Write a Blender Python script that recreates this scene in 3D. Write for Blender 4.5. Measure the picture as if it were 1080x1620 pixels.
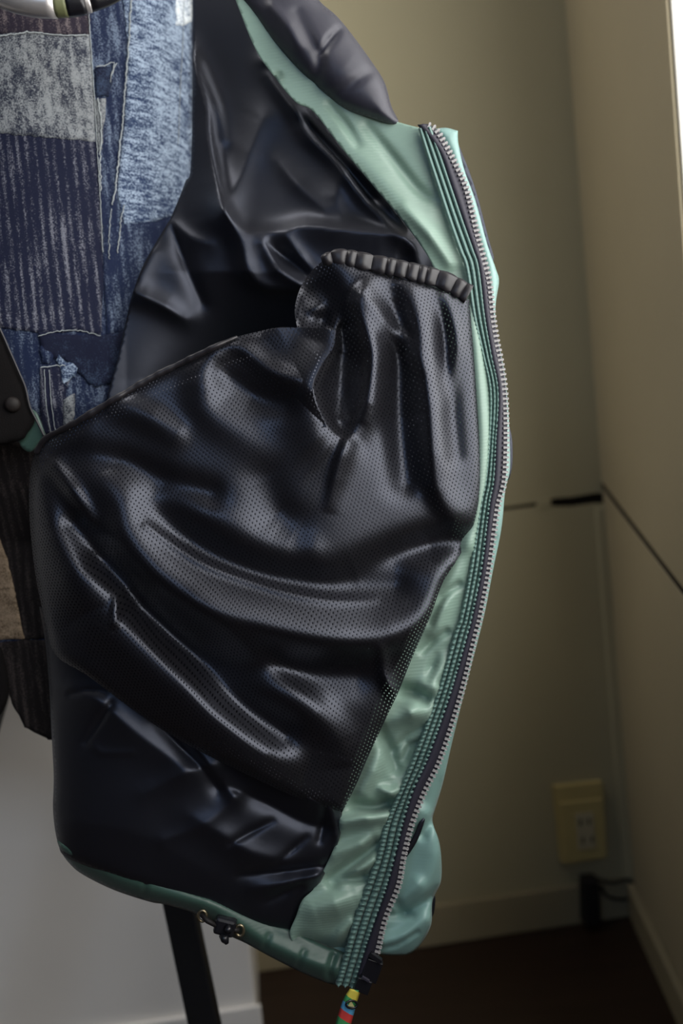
import bpy, bmesh, math, random
import numpy as np
from mathutils import Vector, Matrix
from mathutils.geometry import delaunay_2d_cdt

random.seed(4)
rng = np.random.default_rng(4)
for o in list(bpy.data.objects):
    bpy.data.objects.remove(o)
scn = bpy.context.scene
COL = scn.collection

# ------------------------------------------------------------------ camera
FPX = 1500.0                     # focal length in pixels of the 1080x1620 frame
CAM = Vector((0, 0, 0.77))
PITCH, ROLL = math.atan(110 / FPX), 0.097
fw = Vector((0, math.cos(PITCH), -math.sin(PITCH)))
rt0 = Vector((1, 0, 0))
up0 = rt0.cross(fw)
rt = rt0 * math.cos(ROLL) - up0 * math.sin(ROLL)
up = up0 * math.cos(ROLL) + rt0 * math.sin(ROLL)
cd = bpy.data.cameras.new('camera')
cam = bpy.data.objects.new('camera', cd)
COL.objects.link(cam)
cam.matrix_world = Matrix(((rt.x, up.x, -fw.x, CAM.x), (rt.y, up.y, -fw.y, CAM.y), (rt.z, up.z, -fw.z, CAM.z), (0, 0, 0, 1)))
cd.sensor_fit = 'VERTICAL'
cd.sensor_height = 36
cd.lens = FPX / 1620 * 36
cd.clip_start = 0.02
cd.dof.use_dof = True
cd.dof.focus_distance = 0.685
cd.dof.aperture_fstop = 3.4
scn.camera = cam

# ------------------------------------------------------------------ world, lights, exposure
w = bpy.data.worlds.new('world')
scn.world = w
w.use_nodes = True
bg = w.node_tree.nodes['Background']
bg.inputs[0].default_value = (0.62, 0.72, 1.0, 1)
bg.inputs[1].default_value = 0.022
scn.view_settings.view_transform = 'Standard'
scn.view_settings.look = 'None'
scn.view_settings.gamma = 1
scn.view_settings.use_curve_mapping = False
scn.view_settings.exposure = 0.0
scn.cycles.use_denoising = True

D0 = 0.70
PX = D0 / FPX                    # metres per pixel at the vest


def P(px, py, d):
    return CAM + fw * d + rt * ((px - 540) / FPX * d) - up * ((py - 810) / FPX * d)


def ray(px, py):
    return fw + rt * ((px - 540) / FPX) - up * ((py - 810) / FPX)


def on_floor(px, py, z=0.0):
    r = ray(px, py)
    return CAM + r * ((z - CAM.z) / r.z)


class Plane:
    """vertical wall plane: origin o, unit direction e along the wall, normal n into the room"""
    def __init__(s, o, e, toward):
        s.o = Vector((o.x, o.y, 0))
        s.e = Vector((e.x, e.y, 0)).normalized()
        n = Vector((-s.e.y, s.e.x, 0))
        s.n = n if n.dot(toward - s.o) > 0 else -n

    def sz(s, px, py):
        r = ray(px, py)
        t = (s.o - CAM).dot(s.n) / r.dot(s.n)
        q = CAM + r * t
        return ((q - s.o).dot(s.e), q.z)

    def pt(s, a, z, out=0.0):
        return s.o + s.e * a + s.n * out + Vector((0, 0, z))


corner = on_floor(1004, 1444)
b2 = on_floor(408, 1534)
r2 = on_floor(1080, 1609)
BACK = Plane(corner, b2 - corner, CAM)
RIGHT = Plane(corner, r2 - corner, CAM)
pil = on_floor(405, 1587, 0.06)
PILLAR = Plane(pil, b2 - corner, CAM)

# daylight: a window in the right wall, sky light coming through it
WIN_S0 = RIGHT.sz(1053, 5)[0]
WIN_S1 = WIN_S0 + 2.10
WIN_Z0, WIN_Z1 = 0.66, 1.90


def area(name, loc, target, sx, sy, power, color):
    l = bpy.data.lights.new(name, 'AREA')
    l.shape = 'RECTANGLE'
    l.size, l.size_y, l.energy, l.color = sx, sy, power, color
    o = bpy.data.objects.new(name, l)
    COL.objects.link(o)
    o.location = loc
    o.rotation_euler = (Vector(target) - Vector(loc)).to_track_quat('-Z', 'Y').to_euler()
    return o


wc = RIGHT.pt((WIN_S0 + WIN_S1) / 2, (WIN_Z0 + WIN_Z1) / 2, -0.30)
wt = RIGHT.pt((WIN_S0 + WIN_S1) / 2, (WIN_Z0 + WIN_Z1) / 2 - 0.15, 0.7)
area('window_daylight', wc, wt, 2.3, 1.3, 48, (1.0, 0.985, 0.96))
area('assumed_cool_fill', (-0.7, -1.5, 1.9), (0.0, 0.75, 0.7), 0.8, 0.6, 6.5, (0.52, 0.70, 1.0))  # assumed cool light behind the camera, no window built, for bluish sheen on folds
area('pillar_fill', (-0.70, 0.90, 2.3), (-0.45, 1.12, 0.2), 0.8, 0.25, 9.5, (1.0, 0.97, 0.94))  # unseen fill lamp added overhead to brighten the left pillar

# ------------------------------------------------------------------ helpers
MATS = {}


def nodes(name):
    m = bpy.data.materials.new(name)
    m.use_nodes = True
    MATS[name] = m
    nt = m.node_tree
    return m, nt, nt.nodes['Principled BSDF'], nt.nodes.new, nt.links.new


def simple(name, col, rough=0.5, spec=0.5, metal=0.0, var=0.12, scale=40, bump=0.0, bscale=400, sheen=0.0, sheen_rough=0.4,
           sheen_tint=(1, 1, 1), stretch=(1, 1, 1)):
    m, nt, b, N, L = nodes(name)
    tc = N('ShaderNodeTexCoord')
    mp = N('ShaderNodeMapping')
    mp.inputs['Scale'].default_value = stretch
    L(tc.outputs['Object'], mp.inputs[0])
    nz = N('ShaderNodeTexNoise')
    nz.inputs['Scale'].default_value = scale
    nz.inputs['Detail'].default_value = 5
    L(mp.outputs[0], nz.inputs['Vector'])
    mx = N('ShaderNodeMix')
    mx.data_type = 'RGBA'
    mx.inputs[6].default_value = tuple(c * (1 - var) for c in col) + (1,)
    mx.inputs[7].default_value = tuple(min(1, c * (1 + var)) for c in col) + (1,)
    L(nz.outputs[0], mx.inputs[0])
    L(mx.outputs[2], b.inputs['Base Color'])
    b.inputs['Roughness'].default_value = rough
    b.inputs['Specular IOR Level'].default_value = spec
    b.inputs['Metallic'].default_value = metal
    b.inputs['Sheen Weight'].default_value = sheen
    b.inputs['Sheen Roughness'].default_value = sheen_rough
    b.inputs['Sheen Tint'].default_value = tuple(sheen_tint) + (1,)
    if bump:
        n2 = N('ShaderNodeTexNoise')
        n2.inputs['Scale'].default_value = bscale
        n2.inputs['Detail'].default_value = 3
        L(mp.outputs[0], n2.inputs['Vector'])
        bp = N('ShaderNodeBump')
        bp.inputs['Strength'].default_value = bump
        bp.inputs['Distance'].default_value = 0.002
        L(n2.outputs[0], bp.inputs['Height'])
        L(bp.outputs[0], b.inputs['Normal'])
    return m


def tag(o, label=None, cat=None, group=None, kind=None):
    if label: o['label'] = label
    if cat: o['category'] = cat
    if group: o['group'] = group
    if kind: o['kind'] = kind
    return o


def empty(name, loc, label, cat, group=None):
    o = bpy.data.objects.new(name, None)
    o.empty_display_size = 0.02
    o.location = loc
    COL.objects.link(o)
    return tag(o, label, cat, group)


def attach(o, parent):
    if parent is not None:
        o.parent = parent
        if parent.type == 'EMPTY':
            o.matrix_parent_inverse = Matrix.Translation(parent.location).inverted()
    return o


def link(name, me, mat, parent=None, smooth=True):
    if mat is not None:
        me.materials.append(MATS[mat] if isinstance(mat, str) else mat)
    if smooth:
        me.polygons.foreach_set('use_smooth', [True] * len(me.polygons))
    o = bpy.data.objects.new(name, me)
    COL.objects.link(o)
    return attach(o, parent)


def mesh(name, verts, faces, mat, parent=None, smooth=True):
    me = bpy.data.meshes.new(name)
    me.from_pydata([tuple(v) for v in verts], [], faces)
    me.update()
    bm = bmesh.new()
    bm.from_mesh(me)
    bmesh.ops.recalc_face_normals(bm, faces=bm.faces)
    bm.to_mesh(me)
    bm.free()
    return link(name, me, mat, parent, smooth)


def bevel(o, width, seg=2):
    md = o.modifiers.new('bevel', 'BEVEL')
    md.width = width
    md.segments = seg
    md.limit_method = 'ANGLE'
    return o


def prism(name, poly, off, mat, parent=None, bev=0.0):
    """poly: list of Vectors (planar), extruded by the vector off"""
    n = len(poly)
    v = [Vector(p) for p in poly] + [Vector(p) + off for p in poly]
    f = [list(range(n)), list(range(2 * n - 1, n - 1, -1))]
    f += [[i, (i + 1) % n, n + (i + 1) % n, n + i] for i in range(n)]
    o = mesh(name, v, f, mat, parent, smooth=False)
    if bev:
        bevel(o, bev)
    return o


def catmull(pts, step=4.0, closed=False):
    """smooth polyline through points; a point with a third value 1 is a sharp corner"""
    n = len(pts)
    out = []
    rngi = range(n if closed else n - 1)
    g = lambda i: np.array(pts[i % n][:2] if closed else pts[max(0, min(n - 1, i))][:2], float)
    crn = lambda i: (len(pts[i % n]) > 2 and pts[i % n][2] == 1)
    for i in rngi:
        p1, p2 = g(i), g(i + 1)
        p0 = p1 if crn(i) else g(i - 1)
        p3 = p2 if crn(i + 1) else g(i + 2)
        k = max(1, int(np.linalg.norm(p2 - p1) / step))
        for j in range(k):
            t = j / k
            q = 0.5 * ((2 * p1) + (p2 - p0) * t + (2 * p0 - 5 * p1 + 4 * p2 - p3) * t * t + (3 * p1 - p0 - 3 * p2 + p3) * t ** 3)
            out.append(q)
    if not closed:
        out.append(g(n - 1))
    return np.array(out)


def seg_dist(X, Y, poly, vals=None):
    """distance of each point to an open polyline, sign of its side, value interpolated along it"""
    best = np.full(X.shape, 1e9)
    side = np.zeros(X.shape)
    val = np.zeros(X.shape)
    for i in range(len(poly) - 1):
        ax, ay = poly[i]
        bx, by = poly[i + 1]
        dx, dy = bx - ax, by - ay
        L2 = dx * dx + dy * dy + 1e-9
        t = np.clip(((X - ax) * dx + (Y - ay) * dy) / L2, 0, 1)
        d = np.hypot(X - ax - t * dx, Y - ay - t * dy)
        m = d < best
        best = np.where(m, d, best)
        side = np.where(m, (dx * (Y - ay) - dy * (X - ax)) / (math.sqrt(L2) * np.maximum(d, 1e-6)), side)
        if vals is not None:
            val = np.where(m, vals[i] + (vals[i + 1] - vals[i]) * t, val)
    return best, side, val


def fold(pts, wp, wn, p=2.0):
    """a ridge (or valley) along a line; pts = (x, y, amplitude); wp = width below / left of travel, wn = above / right"""
    xy = catmull([q[:2] for q in pts], 10)
    a = []
    n = len(pts)
    for i in range(n - 1):
        k = max(1, int(math.hypot(pts[i + 1][0] - pts[i][0], pts[i + 1][1] - pts[i][1]) / 10))
        a += [pts[i][2] + (pts[i + 1][2] - pts[i][2]) * j / k for j in range(k)]
    a.append(pts[-1][2])

    def f(X, Y):
        d, s, v = seg_dist(X, Y, xy, a)
        wv = wn + (wp - wn) * (0.5 + 0.5 * np.clip(s, -1, 1))
        return v * np.exp(-(np.power(d / wv, p)))
    return f


def wob(X, Y, s, seed=0):
    r = np.random.default_rng(seed)
    h = 0
    for k in range(5):
        a = r.uniform(0, 2 * math.pi)
        f = s * r.uniform(0.6, 1.7)
        h = h + np.sin((X * math.cos(a) + Y * math.sin(a)) * f + r.uniform(0, 6.28))
    return h / 5


def sheet(name, outline, hfun, mat, parent=None, step=5.0, thick=0.0012, edge=(0, 6), closed_pts=True, smooth_outline=True):
    """cloth panel: outline in vest-plane pixels, hfun = relief towards the viewer in the same unit"""
    ol = catmull(outline, step, True) if smooth_outline else np.array([q[:2] for q in outline], float)
    x0, y0 = ol.min(0)
    x1, y1 = ol.max(0)
    gx, gy = np.meshgrid(np.arange(x0, x1, step), np.arange(y0, y1, step * 0.87))
    gx = gx + (np.arange(gx.shape[0]) % 2)[:, None] * step * 0.5
    gx, gy = gx.ravel(), gy.ravel()
    ins = np.zeros(gx.shape, bool)
    n = len(ol)
    for i in range(n):
        ax, ay = ol[i]
        bx, by = ol[(i + 1) % n]
        if ay == by:
            continue
        c = ((ay > gy) != (by > gy)) & (gx < (bx - ax) * (gy - ay) / (by - ay) + ax)
        ins ^= c
    cl = np.vstack([ol, ol[:1]])
    d, _, _ = seg_dist(gx, gy, cl)
    k = ins & (d > step * 0.55)
    pts = np.vstack([ol, np.column_stack([gx[k], gy[k]])])
    res = delaunay_2d_cdt([Vector(q) for q in pts.tolist()], [(i, (i + 1) % n) for i in range(n)], [], 1, 1e-5)
    vs = np.array([tuple(v) for v in res[0]])
    X, Y = vs[:, 0], vs[:, 1]
    H = hfun(X, Y)
    if edge[0]:
        dd, _, _ = seg_dist(X, Y, cl)
        H = H - edge[0] * np.exp(-dd / edge[1])
    dep = D0 - H * PX
    A = np.array(CAM)[None] + dep[:, None] * (np.array(fw)[None] + ((X - 540) / FPX)[:, None] * np.array(rt)[None]
                                             - ((Y - 810) / FPX)[:, None] * np.array(up)[None])
    me = bpy.data.meshes.new(name)
    faces = []
    for f in res[2]:
        a, b, c = f[0], f[1], f[2]
        cr = (X[b] - X[a]) * (Y[c] - Y[a]) - (Y[b] - Y[a]) * (X[c] - X[a])
        faces.append((a, b, c) if cr < 0 else (a, c, b))        # face the viewer's side
    me.from_pydata(A.tolist(), [], faces)
    me.update()
    o = link(name, me, mat, parent)
    if thick:
        md = o.modifiers.new('solid', 'SOLIDIFY')
        md.thickness = thick
        md.offset = -1
    return o


def interp_path(keys, step):
    """keys rows (x, y, extra...) -> catmull resampled rows"""
    keys = np.array(keys, float)
    out = []
    n = len(keys)
    for i in range(n - 1):
        p0, p1, p2, p3 = keys[max(0, i - 1)], keys[i], keys[i + 1], keys[min(n - 1, i + 2)]
        k = max(1, int(np.linalg.norm((p2 - p1)[:2]) / step))
        for j in range(k):
            t = j / k
            out.append(0.5 * ((2 * p1) + (p2 - p0) * t + (2 * p0 - 5 * p1 + 4 * p2 - p3) * t * t + (3 * p1 - p0 - 3 * p2 + p3) * t ** 3))
    out.append(keys[-1])
    return np.array(out)


def tube(name, pts, rad, mat, parent=None, seg=8, closed=False):
    """round cord through world points"""
    pts = [Vector(p) for p in pts]
    n = len(pts)
    rads = rad if hasattr(rad, '__len__') else [rad] * n
    v, f = [], []
    nrm = None
    for i in range(n):
        a = pts[(i - 1) % n] if closed or i > 0 else pts[i]
        b = pts[(i + 1) % n] if closed or i < n - 1 else pts[i]
        t = (b - a).normalized()
        if nrm is None:
            nrm = t.orthogonal().normalized()
        nrm = (nrm - t * nrm.dot(t)).normalized()
        bn = t.cross(nrm)
        for k in range(seg):
            an = 2 * math.pi * k / seg
            v.append(pts[i] + (nrm * math.cos(an) + bn * math.sin(an)) * rads[i])
    m = n if closed else n - 1
    for i in range(m):
        for k in range(seg):
            a, b = i * seg + k, i * seg + (k + 1) % seg
            c, d = ((i + 1) % n) * seg + (k + 1) % seg, ((i + 1) % n) * seg + k
            f.append((a, b, c, d))
    if not closed:
        f.append(list(range(seg)))
        f.append(list(range((n - 1) * seg, n * seg)))
    return mesh(name, v, f, mat, parent)


def V(px, py, h):
    return P(px, py, D0 - h * PX)


# ------------------------------------------------------------------ materials
simple('wall_paint', (0.41, 0.365, 0.235), 0.75, 0.25, var=0.10, scale=3, bump=0.15, bscale=60)
simple('wall_paint_right', (0.42, 0.36, 0.24), 0.75, 0.25, var=0.10, scale=3, bump=0.15, bscale=60)
simple('pillar_paint', (0.84, 0.80, 0.745), 0.7, 0.25, var=0.07, scale=5, bump=0.25, bscale=25)
simple('baseboard_paint', (0.32, 0.27, 0.17), 0.6, 0.3, var=0.15, scale=6)
simple('joint_dark', (0.015, 0.012, 0.010), 0.9, 0.1)
simple('floor_wood', (0.030, 0.016, 0.010), 0.45, 0.35, var=0.4, scale=6, stretch=(1, 8, 1), bump=0.1, bscale=60)
simple('white_gloss_paint', (0.80, 0.77, 0.70), 0.45, 0.4, var=0.04, scale=8)
simple('ivory_plastic', (0.50, 0.40, 0.17), 0.5, 0.4, var=0.1, scale=30)
simple('ivory_pale', (0.48, 0.42, 0.28), 0.5, 0.4, var=0.1, scale=30)
simple('black_plastic', (0.010, 0.010, 0.013), 0.28, 0.5, var=0.2)
simple('black_rubber', (0.012, 0.010, 0.010), 0.6, 0.3, var=0.2)
simple('black_metal', (0.008, 0.008, 0.009), 0.55, 0.35, var=0.2)
simple('grey_metal', (0.60, 0.57, 0.56), 0.35, 0.5, metal=0.6, var=0.05)
simple('olive_band', (0.16, 0.17, 0.08), 0.5, 0.5)
simple('brass_dark', (0.30, 0.25, 0.16), 0.32, 0.5, metal=0.9)
simple('lining_nylon', (0.0065, 0.0065, 0.009), 0.44, 0.7, var=0.15, scale=30, bump=0.04, bscale=220, sheen=0.03)
MATS['lining_nylon'].node_tree.nodes['Principled BSDF'].inputs['Specular Tint'].default_value = (0.74, 0.80, 1.0, 1)
simple('collar_nylon', (0.030, 0.030, 0.044), 0.48, 0.5, var=0.15, scale=30, bump=0.06, bscale=160, sheen=0.10)
simple('dark_band', (0.014, 0.012, 0.015), 0.42, 0.6, var=0.25, scale=90, sheen=0.03)
simple('tape_navy', (0.030, 0.028, 0.042), 0.55, 0.4, var=0.2, scale=200)
simple('tooth_plastic', (0.38, 0.365, 0.36), 0.35, 0.5, var=0.05)
simple('black_cotton', (0.006, 0.005, 0.005), 0.9, 0.15, var=0.2, bump=0.2, bscale=900)
simple('snap_dark', (0.010, 0.007, 0.006), 0.6, 0.3)
simple('thread_cream', (0.34, 0.37, 0.38), 0.8, 0.1, var=0.3, scale=300)


def green(name, col, rough, rib):
    m, nt, b, N, L = nodes(name)
    tc = N('ShaderNodeTexCoord')
    nz = N('ShaderNodeTexNoise')
    nz.inputs['Scale'].default_value = 14
    nz.inputs['Detail'].default_value = 4
    L(tc.outputs['Object'], nz.inputs['Vector'])
    mx = N('ShaderNodeMix')
    mx.data_type = 'RGBA'
    mx.inputs[6].default_value = tuple(c * 0.88 for c in col) + (1,)
    mx.inputs[7].default_value = tuple(c * 1.12 for c in col) + (1,)
    L(nz.outputs[0], mx.inputs[0])
    L(mx.outputs[2], b.inputs['Base Color'])
    b.inputs['Roughness'].default_value = rough
    b.inputs['Specular IOR Level'].default_value = 0.55
    b.inputs['Sheen Weight'].default_value = 0.08
    wv = N('ShaderNodeTexWave')
    wv.wave_type = 'BANDS'
    wv.bands_direction = 'Z'
    wv.inputs['Scale'].default_value = 130
    wv.inputs['Distortion'].default_value = 0.6
    L(tc.outputs['Object'], wv.inputs['Vector'])
    bp = N('ShaderNodeBump')
    bp.inputs['Strength'].default_value = rib
    bp.inputs['Distance'].default_value = 0.0006
    L(wv.outputs[0], bp.inputs['Height'])
    L(bp.outputs[0], b.inputs['Normal'])


green('green_facing', (0.24, 0.355, 0.29), 0.40, 0.12)
green('green_channel', (0.135, 0.235, 0.21), 0.38, 0.05)
green('green_shell', (0.21, 0.36, 0.33), 0.42, 0.03)
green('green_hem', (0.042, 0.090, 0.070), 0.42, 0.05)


def mesh_fabric():
    m, nt, b, N, L = nodes('mesh_fabric')
    tc = N('ShaderNodeTexCoord')
    mp = N('ShaderNodeMapping')
    mp.inputs['Rotation'].default_value = (0, math.radians(9), 0)
    L(tc.outputs['Object'], mp.inputs[0])
    nzw = N('ShaderNodeTexNoise')
    nzw.inputs['Scale'].default_value = 9
    L(tc.outputs['Object'], nzw.inputs['Vector'])
    wmx = N('ShaderNodeVectorMath')
    wmx.operation = 'MULTIPLY_ADD'
    wmx.inputs[1].default_value = (0.018, 0.018, 0.018)
    L(nzw.outputs['Color'], wmx.inputs[0])
    L(mp.outputs[0], wmx.inputs[2])
    sp = N('ShaderNodeSeparateXYZ')
    L(wmx.outputs[0], sp.inputs[0])

    def M(op, a, bb=None, c=None):
        n = N('ShaderNodeMath')
        n.operation = op
        for i, q in enumerate((a, bb, c)):
            if q is None:
                continue
            if isinstance(q, (int, float)):
                n.inputs[i].default_value = q
            else:
                L(q, n.inputs[i])
        return n.outputs[0]
    cx = M('COSINE', M('MULTIPLY', sp.outputs[0], 2 * math.pi / 0.0030))
    cz = M('COSINE', M('MULTIPLY', sp.outputs[2], 2 * math.pi / 0.0044))
    pr = M('MULTIPLY', cx, cz)
    mr = N('ShaderNodeMapRange')
    mr.interpolation_type = 'SMOOTHSTEP'
    mr.inputs[1].default_value = 0.50
    mr.inputs[2].default_value = 0.80
    mr.inputs[4].default_value = 0.95
    L(pr, mr.inputs[0])
    b.inputs['Base Color'].default_value = (0.007, 0.0065, 0.008, 1)
    b.inputs['Roughness'].default_value = 0.39
    b.inputs['Specular IOR Level'].default_value = 0.72
    b.inputs['Specular Tint'].default_value = (0.78, 0.83, 1.0, 1)
    b.inputs['Sheen Weight'].default_value = 0.04
    b.inputs['Sheen Roughness'].default_value = 0.35
    bp = N('ShaderNodeBump')
    bp.inputs['Strength'].default_value = 0.07
    bp.inputs['Distance'].default_value = 0.0006
    bp.invert = True
    L(pr, bp.inputs['Height'])
    L(bp.outputs[0], b.inputs['Normal'])
    tr = N('ShaderNodeBsdfTransparent')
    ms = N('ShaderNodeMixShader')
    L(mr.outputs[0], ms.inputs[0])
    L(b.outputs[0], ms.inputs[1])
    L(tr.outputs[0], ms.inputs[2])
    L(ms.outputs[0], nt.nodes['Material Output'].inputs[0])


mesh_fabric()


def boro(name, dark, light, sx, sz, amt, stripe=0.0, lo=0.42, hi=0.62, fine=1.0):
    """worn woven cotton: dark ground, lighter weft showing through in streaks"""
    m, nt, b, N, L = nodes(name)
    tc = N('ShaderNodeTexCoord')

    def noise(scale, st, det=6, rough=0.7):
        mp = N('ShaderNodeMapping')
        mp.inputs['Scale'].default_value = st
        L(tc.outputs['Object'], mp.inputs[0])
        nz = N('ShaderNodeTexNoise')
        nz.inputs['Scale'].default_value = scale
        nz.inputs['Detail'].default_value = det
        nz.inputs['Roughness'].default_value = rough
        L(mp.outputs[0], nz.inputs['Vector'])
        return nz.outputs[0]

    def M(op, a, bb):
        n = N('ShaderNodeMath')
        n.operation = op
        for i, q in enumerate((a, bb)):
            if isinstance(q, (int, float)):
                n.inputs[i].default_value = q
            else:
                L(q, n.inputs[i])
        return n.outputs[0]
    n1 = noise(60, (sx, 1, sz))
    n2 = noise(900, (1, 0.3, 1), 2, 0.6)
    n3 = noise(16, (1, 1, 1), 4)
    t = M('ADD', M('MULTIPLY', n1, 0.44), M('ADD', M('MULTIPLY', n2, 0.40 * fine), M('MULTIPLY', n3, 0.20)))
    if stripe:
        sp = N('ShaderNodeSeparateXYZ')
        L(tc.outputs['Object'], sp.inputs[0])
        jit = noise(40, (1, 1, 0.05), 2)
        s = M('SINE', M('ADD', M('MULTIPLY', sp.outputs[0], 2 * math.pi / 0.0066), M('MULTIPLY', jit, 5.0)), 0)
        t = M('ADD', t, M('MULTIPLY', s, stripe))
    mr = N('ShaderNodeMapRange')
    mr.interpolation_type = 'SMOOTHSTEP'
    mr.inputs[1].default_value = lo
    mr.inputs[2].default_value = hi
    mr.inputs[4].default_value = amt
    L(t, mr.inputs[0])
    mx = N('ShaderNodeMix')
    mx.data_type = 'RGBA'
    mx.inputs[6].default_value = tuple(dark) + (1,)
    mx.inputs[7].default_value = tuple(light) + (1,)
    L(mr.outputs[0], mx.inputs[0])
    L(mx.outputs[2], b.inputs['Base Color'])
    b.inputs['Roughness'].default_value = 0.85
    b.inputs['Specular IOR Level'].default_value = 0.2
    bp = N('ShaderNodeBump')
    bp.inputs['Strength'].default_value = 0.5
    bp.inputs['Distance'].default_value = 0.0006
    L(t, bp.inputs['Height'])
    L(bp.outputs[0], b.inputs['Normal'])


boro('indigo_cloth', (0.007, 0.013, 0.040), (0.14, 0.18, 0.25), 3, 0.6, 0.9, 0.02, 0.50, 0.66)
boro('grey_patch_cloth', (0.020, 0.024, 0.040), (0.235, 0.25, 0.26), 1.6, 0.9, 1.0, 0.015, 0.44, 0.60)
boro('striped_cloth', (0.007, 0.009, 0.026), (0.17, 0.175, 0.21), 4, 0.35, 0.9, 0.050, 0.515, 0.66)
boro('faded_blue_cloth', (0.017, 0.032, 0.080), (0.32, 0.40, 0.51), 0.4, 5.0, 1.0, 0.0, 0.45, 0.61)
boro('brown_cloth', (0.018, 0.014, 0.024), (0.17, 0.14, 0.14), 3, 0.5, 0.8, 0.03, 0.48, 0.66)
boro('navy_cloth', (0.005, 0.007, 0.022), (0.05, 0.08, 0.14), 1, 1, 0.6, 0.0, 0.50, 0.66)
boro('white_cloth', (0.20, 0.25, 0.33), (0.72, 0.77, 0.80), 1, 2, 1.0, 0.0, 0.42, 0.58)
boro('tan_cloth', (0.10, 0.07, 0.042), (0.30, 0.22, 0.15), 0.5, 2, 1.0, 0.0, 0.42, 0.60)
boro('black_brown_cloth', (0.008, 0.006, 0.006), (0.055, 0.043, 0.04), 3, 0.4, 0.8, 0.04, 0.48, 0.66)

# ------------------------------------------------------------------ the room
T = 0.014


def wall_prism(name, pl, poly, out, thick, mat, parent=None, bev=0.0):
    return prism(name, [pl.pt(a, z, out) for a, z in poly], pl.n * -thick, mat, parent, bev)


fl = [BACK.pt(-0.2, 0, -0.3), BACK.pt(3.2, 0, -0.3), Vector((-2.6, -2.2, 0)), Vector((0.9, -2.2, 0)), RIGHT.pt(0.2, 0, -0.4)]
flo = prism('floor', [Vector((-3.2, -2.4, 0)), Vector((1.4, -2.4, 0)), Vector((1.4, 2.4, 0)), Vector((-3.2, 2.4, 0))], Vector((0, 0, -0.05)), 'floor_wood')
tag(flo, 'dark brown wooden floor', kind='structure')

# back wall: a backing with two boards and an open joint between them
wb = wall_prism('wall_back', BACK, [(-0.10, 0), (3.2, 0), (3.2, 2.6), (-0.10, 2.6)], -T, 0.05, 'joint_dark')
tag(wb, 'cream painted back wall with an open board joint', kind='structure')
jt = [BACK.sz(966, 778), BACK.sz(940, 780), BACK.sz(905, 786), BACK.sz(880, 788), BACK.sz(868, 790), BACK.sz(848, 795), BACK.sz(800, 802), BACK.sz(600, 826)]
jb = [BACK.sz(966, 795), BACK.sz(940, 796), BACK.sz(905, 801), BACK.sz(880, 801), BACK.sz(868, 799), BACK.sz(848, 801), BACK.sz(800, 807), BACK.sz(600, 830)]
e0 = (0.0, jt[0][1])
wall_prism('wall_panel', BACK, [e0] + jt[1:] + [(3.2, jt[-1][1]), (3.2, 2.6), (0.0, 2.6)], 0, T, 'wall_paint', wb)
wall_prism('wall_panel', BACK, [(0.0, 0), (3.2, 0), (3.2, jb[-1][1])] + jb[:0:-1] + [(0.0, jb[0][1])], 0, T, 'wall_paint', wb)
wall_prism('joint_shade', BACK, [(q[0], q[1] + 0.001) for q in jt] + [(q[0], q[1] - 0.001) for q in jb[::-1]], -0.003, 0.010, 'joint_dark', wb)  # dark strip inside the open joint, stands in for its shade
fa, fb_, fc, fd = BACK.sz(871, 786), BACK.sz(849, 790), BACK.sz(849, 806), BACK.sz(871, 801)
wall_prism('joint_filler', BACK, [fa, fb_, fc, fd], 0.0015, T, 'wall_paint', wb, 0.001)
s1, s2 = BACK.sz(940, 1108), BACK.sz(640, 1136)

# right wall
wr = wall_prism('wall_right', RIGHT, [(-0.02, 0), (WIN_S0 - 0.0, 0), (WIN_S0, 2.6), (-0.02, 2.6)], -T, 0.05, 'joint_dark')
tag(wr, 'cream painted right wall with a slanting open joint and a window', kind='structure')
jr0, jr1 = RIGHT.sz(966, 781), RIGHT.sz(1080, 930)
kr0, kr1 = RIGHT.sz(966, 793), RIGHT.sz(1080, 944)
SE = WIN_S1 + 0.9
mz = (jr1[1] - jr0[1]) / (jr1[0] - jr0[0])
zj = lambda s, j0: j0[1] + mz * (s - j0[0])
sJ = jr1[0] + 0.25
zJ = zj(sJ, jr0)
wall_prism('wall_panel', RIGHT, [(0, zj(0, jr0)), (sJ, zJ), (SE, zJ), (SE, WIN_Z0), (WIN_S0, WIN_Z0), (WIN_S0, 2.6), (0, 2.6)], 0, T, 'wall_paint_right', wr)
wall_prism('wall_panel', RIGHT, [(0, 0), (SE, 0), (SE, zJ - 0.009), (sJ, zJ - 0.009), (0, zj(0, kr0))], 0, T, 'wall_paint_right', wr)
wall_prism('wall_panel', RIGHT, [(WIN_S0, WIN_Z1), (SE, WIN_Z1), (SE, 2.6), (WIN_S0, 2.6)], 0, T, 'wall_paint_right', wr)
wall_prism('wall_panel', RIGHT, [(WIN_S1, WIN_Z0), (SE, WIN_Z0), (SE, WIN_Z1), (WIN_S1, WIN_Z1)], 0, T, 'wall_paint_right', wr)
wall_prism('wall_backing', RIGHT, [(WIN_S0, 0), (SE, 0), (SE, WIN_Z0 - 0.02), (WIN_S0, WIN_Z0 - 0.02)], -T, 0.05, 'joint_dark', wr)

wall_prism('joint_shade', RIGHT, [(0, zj(0, kr0) - 0.001), (sJ, zJ - 0.010), (SE, zJ - 0.010), (SE, zJ + 0.001), (sJ, zJ + 0.001), (0, zj(0, jr0) + 0.001)], -0.0015, 0.010, 'joint_dark', wr)  # shade of the slanting joint, put in as a dark strip
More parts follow.
